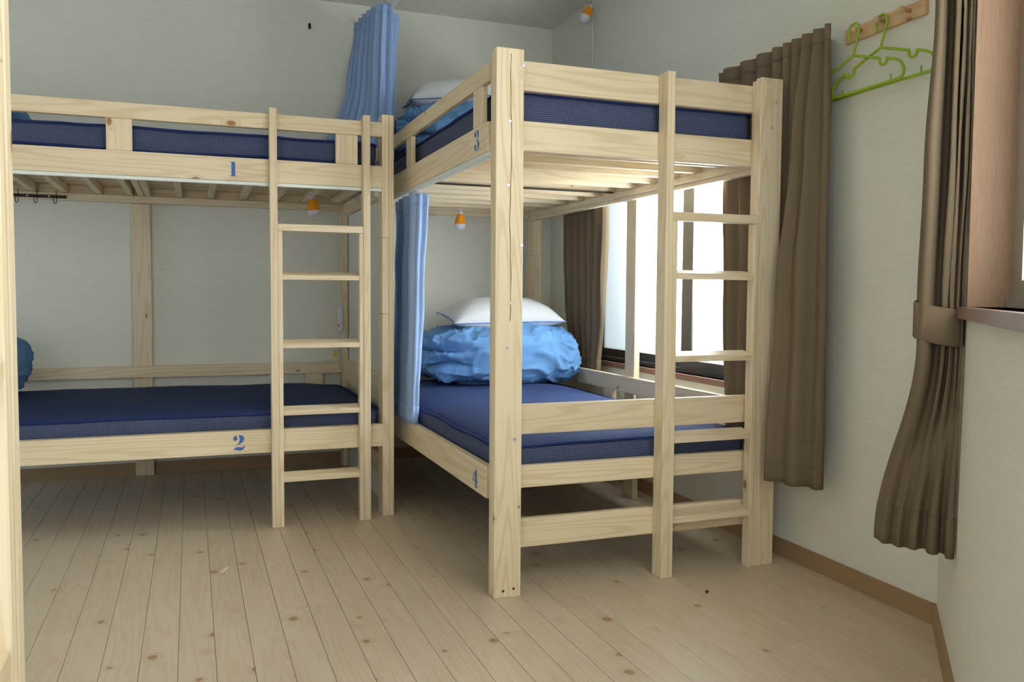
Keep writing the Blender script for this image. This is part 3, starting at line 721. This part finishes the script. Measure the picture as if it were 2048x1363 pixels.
# brown tie-back curtain at the corner window
def Q3(pts, z): return [tuple((C3 + D3*t + N3*o + Vector((0, 0, z if not isinstance(z, list) else z[i])))[:]) for i, (t, o) in enumerate(pts)]
tc_ = curtain('curtain', 'brown curtain gathered by a tie band at the corner window', BROWNC,
        [(0, Q3([(.42, .090), (.50, .092), (.53, .076), (.47, .056), (.52, .048), (.48, .036), (.53, .030), (.49, .020), (.535, .016), (.50, .009), (.54, .005)], 2.08)),
         (.28, Q3([(.43, .080), (.50, .086), (.535, .070), (.47, .046), (.53, .038), (.48, .030), (.535, .026), (.49, .016), (.54, .013), (.51, .007), (.548, .003)], 1.60)),
         (.48, Q3([(.44, .092), (.50, .098), (.535, .078), (.47, .050), (.53, .040), (.48, .032), (.535, .028), (.49, .018), (.54, .013), (.51, .006), (.548, .002)], 1.25)),
         (.66, Q3([(.45, .098), (.50, .099), (.525, .082), (.48, .056), (.52, .046), (.485, .036), (.52, .032), (.49, .022), (.52, .018), (.50, .010), (.525, .008)], .93)),
         (.72, Q3([(.45, .096), (.50, .096), (.52, .080), (.48, .056), (.515, .046), (.485, .036), (.515, .032), (.49, .022), (.515, .018), (.50, .010), (.52, .008)], .83)),
         (1, Q3([(.335, .176), (.385, .158), (.372, .135), (.410, .122), (.395, .100), (.435, .086), (.415, .064), (.455, .050), (.435, .030), (.475, .018), (.470, .006)], [.325, .325, .325, .325, .325, .33, .33, .33, .33, .33, .33]))],
        4, [(0, .003), (.6, .003), (1, .004)], 'brown window curtains', 5, nu=170, nv=80, hem=.095, hemmat=BROWNHEM, header=.06)
# tie band
bm = bmesh.new(); n = 40; rows_ = []
for z, g in ((.838, .0), (.842, .003), (.920, .003), (.924, 0)):
    row = []
    for k in range(n):
        a = 2*math.pi*k/n; o_, t_ = .054 + (.051 + g)*math.cos(a), .490 + (.044 + g)*math.sin(a)
        q = C3 + D3*t_ + N3*o_; row.append(bm.verts.new((q.x, q.y, z + .010*math.cos(a + .5))))
    rows_.append(row)
for a, b in zip(rows_, rows_[1:]):
    for k in range(n): bm.faces.new((a[k], a[(k + 1) % n], b[(k + 1) % n], b[k]))
c0 = WPOS[tc_]
for v in bm.verts: v.co -= c0
tie = link('tie_band', bmesh_to('tie_band', bm, True), cloth('tie_band_cloth', srgb(118, 102, 84)), tc_, c0)
md = tie.modifiers.new('thickness', 'SOLIDIFY'); md.thickness = .004
tie['label'] = 'wide brown tie band'
# curtain rails
def rail(name, label, base, d, nrm, t0, t1, off, z, mat=METALW):
    ce = base + d*((t0 + t1)/2) + nrm*off
    r_ = obox(name, base, d, nrm, t0, t1, off - .009, off + .009, z, z + .020, mat); tag(r_, label, 'curtain rail')
    for t in (t0 + .08, (t0 + t1)/2, t1 - .08): obox('bracket', base, d, nrm, t - .012, t + .012, .0005, off - .0095, z + .003, z + .017, mat, r_)
    return r_
rail('curtain_rail', 'white curtain rail above the side window behind the bunk', C3, DR, NR, .48, 2.62, .026, 1.782)
rail('curtain_rail', 'curtain rail above the corner window, out of frame at top right', C3, D3, N3, .38, 2.5, .05, 2.095)
cr_ = tag(board('curtain_rail', .945, .961, 3.0, 4.76, 2.352, 2.368, None, METALW, .001), 'white curtain rail above the blue curtain near the ceiling', 'curtain rail')
for y0 in (3.2, 3.9): board('bracket', .949, .957, y0, y0 + .02, 2.3685, CEIL, cr_, METALW, .0005)

# ================================================================== peg rail and hangers
yw = lambda y: C3.x + (y - C3.y)*(DR.x/DR.y)           # wall x at this y
ob = obox('peg_rail', C3, DR, NR, .098, .424, .0005, .014, 1.752, 1.796, PEGW)
tag(ob, 'short pine peg rail on the right wall', 'peg rail')
PEGS = [2.166, 2.068, 1.968]
pz = 1.776
for y in PEGS:
    o = lathe('peg', [(.0055, 0), (.0055, .022), (.009, .027), (.0105, .032), (.009, .037), (.004, .039)], PEGW, ob, (yw(y) - .0142, y, pz))
    o.rotation_euler = (0, -math.pi/2, 0)
for y in (2.112, 2.014):
    screw(ob, yw(y) - .0142, y, pz - .001, 'x', .004)
def hanger(peg_y, off, label, tilt=0):
    """lime plastic hanger in a plane parallel to the wall; s runs towards the viewer"""
    x0 = yw(peg_y) - off; org = Vector((x0, peg_y, pz))
    def W(s, z, dx=0): return Vector((x0 - s*DR.x + dx, peg_y - s, pz + z))
    hook = [W(-.020, -.030), W(-.021, -.012)] + [W(.0 - .021*math.cos(math.radians(a)), .002 + .016*math.sin(math.radians(a))) for a in range(10, 171, 20)] + [W(.022, -.012), W(.014, -.040), W(.004, -.065), W(0, -.082)]
    root = tube('clothes_hanger', smooth_path(hook, 3), .0036, LIME, None, 8, loc=org)
    tag(root, label, 'hanger', 'lime hangers')
    H = .21; zb = -.196
    for sg in (1, -1):
        arm = [(0, -.080), (.05, -.096), (.098, -.112), (.112, -.117), (.113, -.130), (.121, -.138), (.134, -.139), (.142, -.132), (.143, -.124), (.150, -.126), (.180, -.137), (.199, -.150), (.210, -.172), (.205, -.190), (.190, zb)]
        pts = [W(sg*s, z) for s, z in arm]
        tube('arm', smooth_path(pts, 4), .0042, LIME, root, 8)
        tube('notch_pin', [W(sg*.160, zb), W(sg*.160, zb + .022)], .003, LIME, root, 6)
    tube('trouser_bar', [W(-.20, zb), W(-.1, zb + .001), W(.1, zb + .001), W(.20, zb)], .0046, LIME, root, 8)
    return root
hanger(PEGS[0], .044, 'lime green hanger on the left peg of the peg rail')
hanger(PEGS[1], .027, 'lime green hanger on the middle peg of the peg rail')

# ================================================================== hanging bulbs
def bulb(loc, label, tilt=(0, 0, 0), s=1.0, hook=None):
    """orange-collared plug bulb hanging from a hook: loc = top of the neck"""
    root = empty('pendant_bulb', loc, label, 'light bulb', 'orange bulb lamps')
    prof = lambda q: [(r*s, z*s) for r, z in q]
    lathe('collar', prof([(.0165, -.014), (.0185, -.016), (.0215, -.030), (.0310, -.062), (.0318, -.066), (.0300, -.067)]), ORANGE, root, loc)
    lathe('dome', prof([(.0302, -.064), (.0310, -.070), (.0285, -.082), (.0215, -.092), (.0115, -.0985), (.002, -.1005)]), MILK, root, loc)
    lathe('neck', prof([(.004, .006), (.010, .004), (.0125, .0), (.0125, -.0135), (.0135, -.015)]), MILK, root, loc)
    o = ring_hook('loop', (loc[0], loc[1], loc[2] + .013*s), .008*s, MILK, root, .0018)
    root.rotation_euler = tilt
    return root
def cup_hook(name, loc, label, down=True, mat=BLACK, ln=.02, group='small dark hooks'):
    x_, y_, z_ = loc
    pts = [(x_, y_, z_ + ln + .008), (x_, y_, z_ + .006)] + [(x_ - .008 + .008*math.cos(math.radians(a)), y_, z_ + .002 + .008*math.sin(math.radians(a))) for a in range(0, -181, -30)] + [(x_ - .016, y_, z_ + .010)]
    o = tube(name, pts, .0017, mat, None, 6); return tag(o, label, 'hook', group)
bulb((.551, 4.20, 1.407), 'orange and white bulb hanging over the left lower bunk', (math.radians(4), math.radians(-7), 0))
cup_hook('cup_hook', (.5545, 4.20, 1.4215), 'steel hook holding the bulb over the left lower bunk', mat=STEEL, ln=.010)
bulb((1.390, 4.50, 1.393), 'orange and white bulb hanging over the right lower bunk', (math.radians(3), math.radians(2), 0))
cup_hook('cup_hook', (1.398, 4.50, 1.4085), 'small hook holding the bulb over the right lower bunk', mat=STEEL, ln=.004)
bulb((1.992, 4.14, 2.461), 'orange and white bulb high on the right wall by the ceiling', (math.radians(0), math.radians(28), 0), .98)
cup_hook('cup_hook', (1.996, 4.14, 2.476), 'black ceiling hook holding the bulb by the right wall', ln=.037)
# wall hook on the back wall
wh = board('wall_hook', .611, .623, YB - .012, YB - .0005, 2.362, 2.392, None, BLACK, .002); tag(wh, 'small black hook on the back wall, upper left', 'hook', 'small dark hooks')
tube('peg', [(.617, YB - .012, 2.372), (.617, YB - .026, 2.368), (.617, YB - .030, 2.378)], .003, BLACK, wh, 6)
# cables
def cable(name, pts, r, label, k=5): return tag(tube(name, smooth_path(pts, k), r, CABLE, None, 6), label, 'cable', 'white cables')
cable('power_cable', [(.556, 4.205, 1.412), (.60, 4.25, 1.4215), (.66, 4.35, 1.4185), (.70, 4.45, 1.412), (.745, 4.50, 1.414), (.765, 4.52, 1.410)], .0025, 'white cable running from the bulb over the left lower bunk')
cable('power_cable', [(1.384, 4.50, 1.398), (1.33, 4.55, 1.405), (1.25, 4.62, 1.402), (1.18, 4.69, 1.396), (1.10, 4.6965, 1.388), (1.00, 4.6965, 1.385)], .0022, 'white cable running from the bulb over the right lower bunk')
cable('power_cable', [(1.852, 4.69, 1.385), (1.856, 4.692, 1.25), (1.858, 4.695, 1.05), (1.855, 4.695, .85), (1.86, 4.69, .60)], .0035, 'white cable down the back post of the right bunk')
cable('power_cable', [(2.000, 4.14, 2.45), (1.998, 4.13, 2.36), (2.005, 4.135, 2.22), (1.998, 4.14, 2.10), (1.985, 4.14, 1.95), (1.99, 4.14, 1.85)], .0022, 'thin white cable down the right wall below the bulb')
# inline switch by bunk 2
sw = tag(board('cable_switch', .742, .771, 4.632, 4.654, .735, .875, None, MILK, .006), 'white inline cable switch in the back corner of the left lower bunk', 'switch')
board('switch_button', .7415, .748, 4.628, 4.6325, .762, .776, sw, RED, .001)
tube('cable', smooth_path([(.758, 4.643, .874), (.757, 4.648, 1.0), (.760, 4.650, 1.2), (.763, 4.651, 1.37)], 4), .0035, CABLE, sw, 6)
tube('cable', smooth_path([(.756, 4.643, .736), (.752, 4.646, .68), (.735, 4.646, .635), (.730, 4.646, .59), (.738, 4.642, .55), (.760, 4.636, .515)], 4), .0024, CABLE, sw, 6)
tube('cable', smooth_path([(.744, 4.645, .875), (.742, 4.648, 1.05), (.745, 4.650, 1.2), (.742, 4.651, 1.37)], 4), .0018, CABLE, sw, 6)
ytag = board('tag', .718, .736, 4.638, 4.6405, .600, .635, sw, YELLOW, .0005); ytag['label'] = 'small yellow tag'
# hook rail under bunk 1
hr = tag(board('hook_rail', -.93, -.560, 4.676, 4.6845, 1.394, 1.408, None, BLACK, .003), 'black metal hook rail on the back ledger under the left upper bunk', 'hook rail')
for x_ in (-.905, -.805, -.705, -.655 + .055 - .04, ):
    pass
for x_ in (-.896, -.766, -.687, -.604):
    tube('hook', smooth_path([(x_, 4.673, 1.432), (x_ + .001, 4.670, 1.40), (x_, 4.668, 1.372), (x_ - .006, 4.664, 1.366), (x_ - .011, 4.662, 1.376), (x_ - .010, 4.664, 1.398)], 4), .0018, BLACK, hr, 6)
for x_ in (-.728, -.636): screw(hr, x_, 4.6758, 1.401, r=.004)
# litter on the floor
sc_ = tag(board('paper_scrap', .0905, .098, 2.98, 3.035, .0004, .002, None, PAPER, .0003), 'tiny white scrap on the floor planks, lower left', 'scrap'); sc_.rotation_euler = (0, 0, -.45)
bm = bmesh.new(); tube_bm(bm, [Vector(q) for q in ((0, 0, 0), (.008, .003, .003), (.012, .010, .002), (.006, .014, 0))], [.0025, .004, .003, .0015], 6)
bmesh.ops.recalc_face_normals(bm, faces=bm.faces[:])
tag(link('lint', bmesh_to('lint', bm, True), BLACK, None, (1.515, 2.262, .0025)), 'tiny dark lint on the floor in front of the ladder', 'lint')
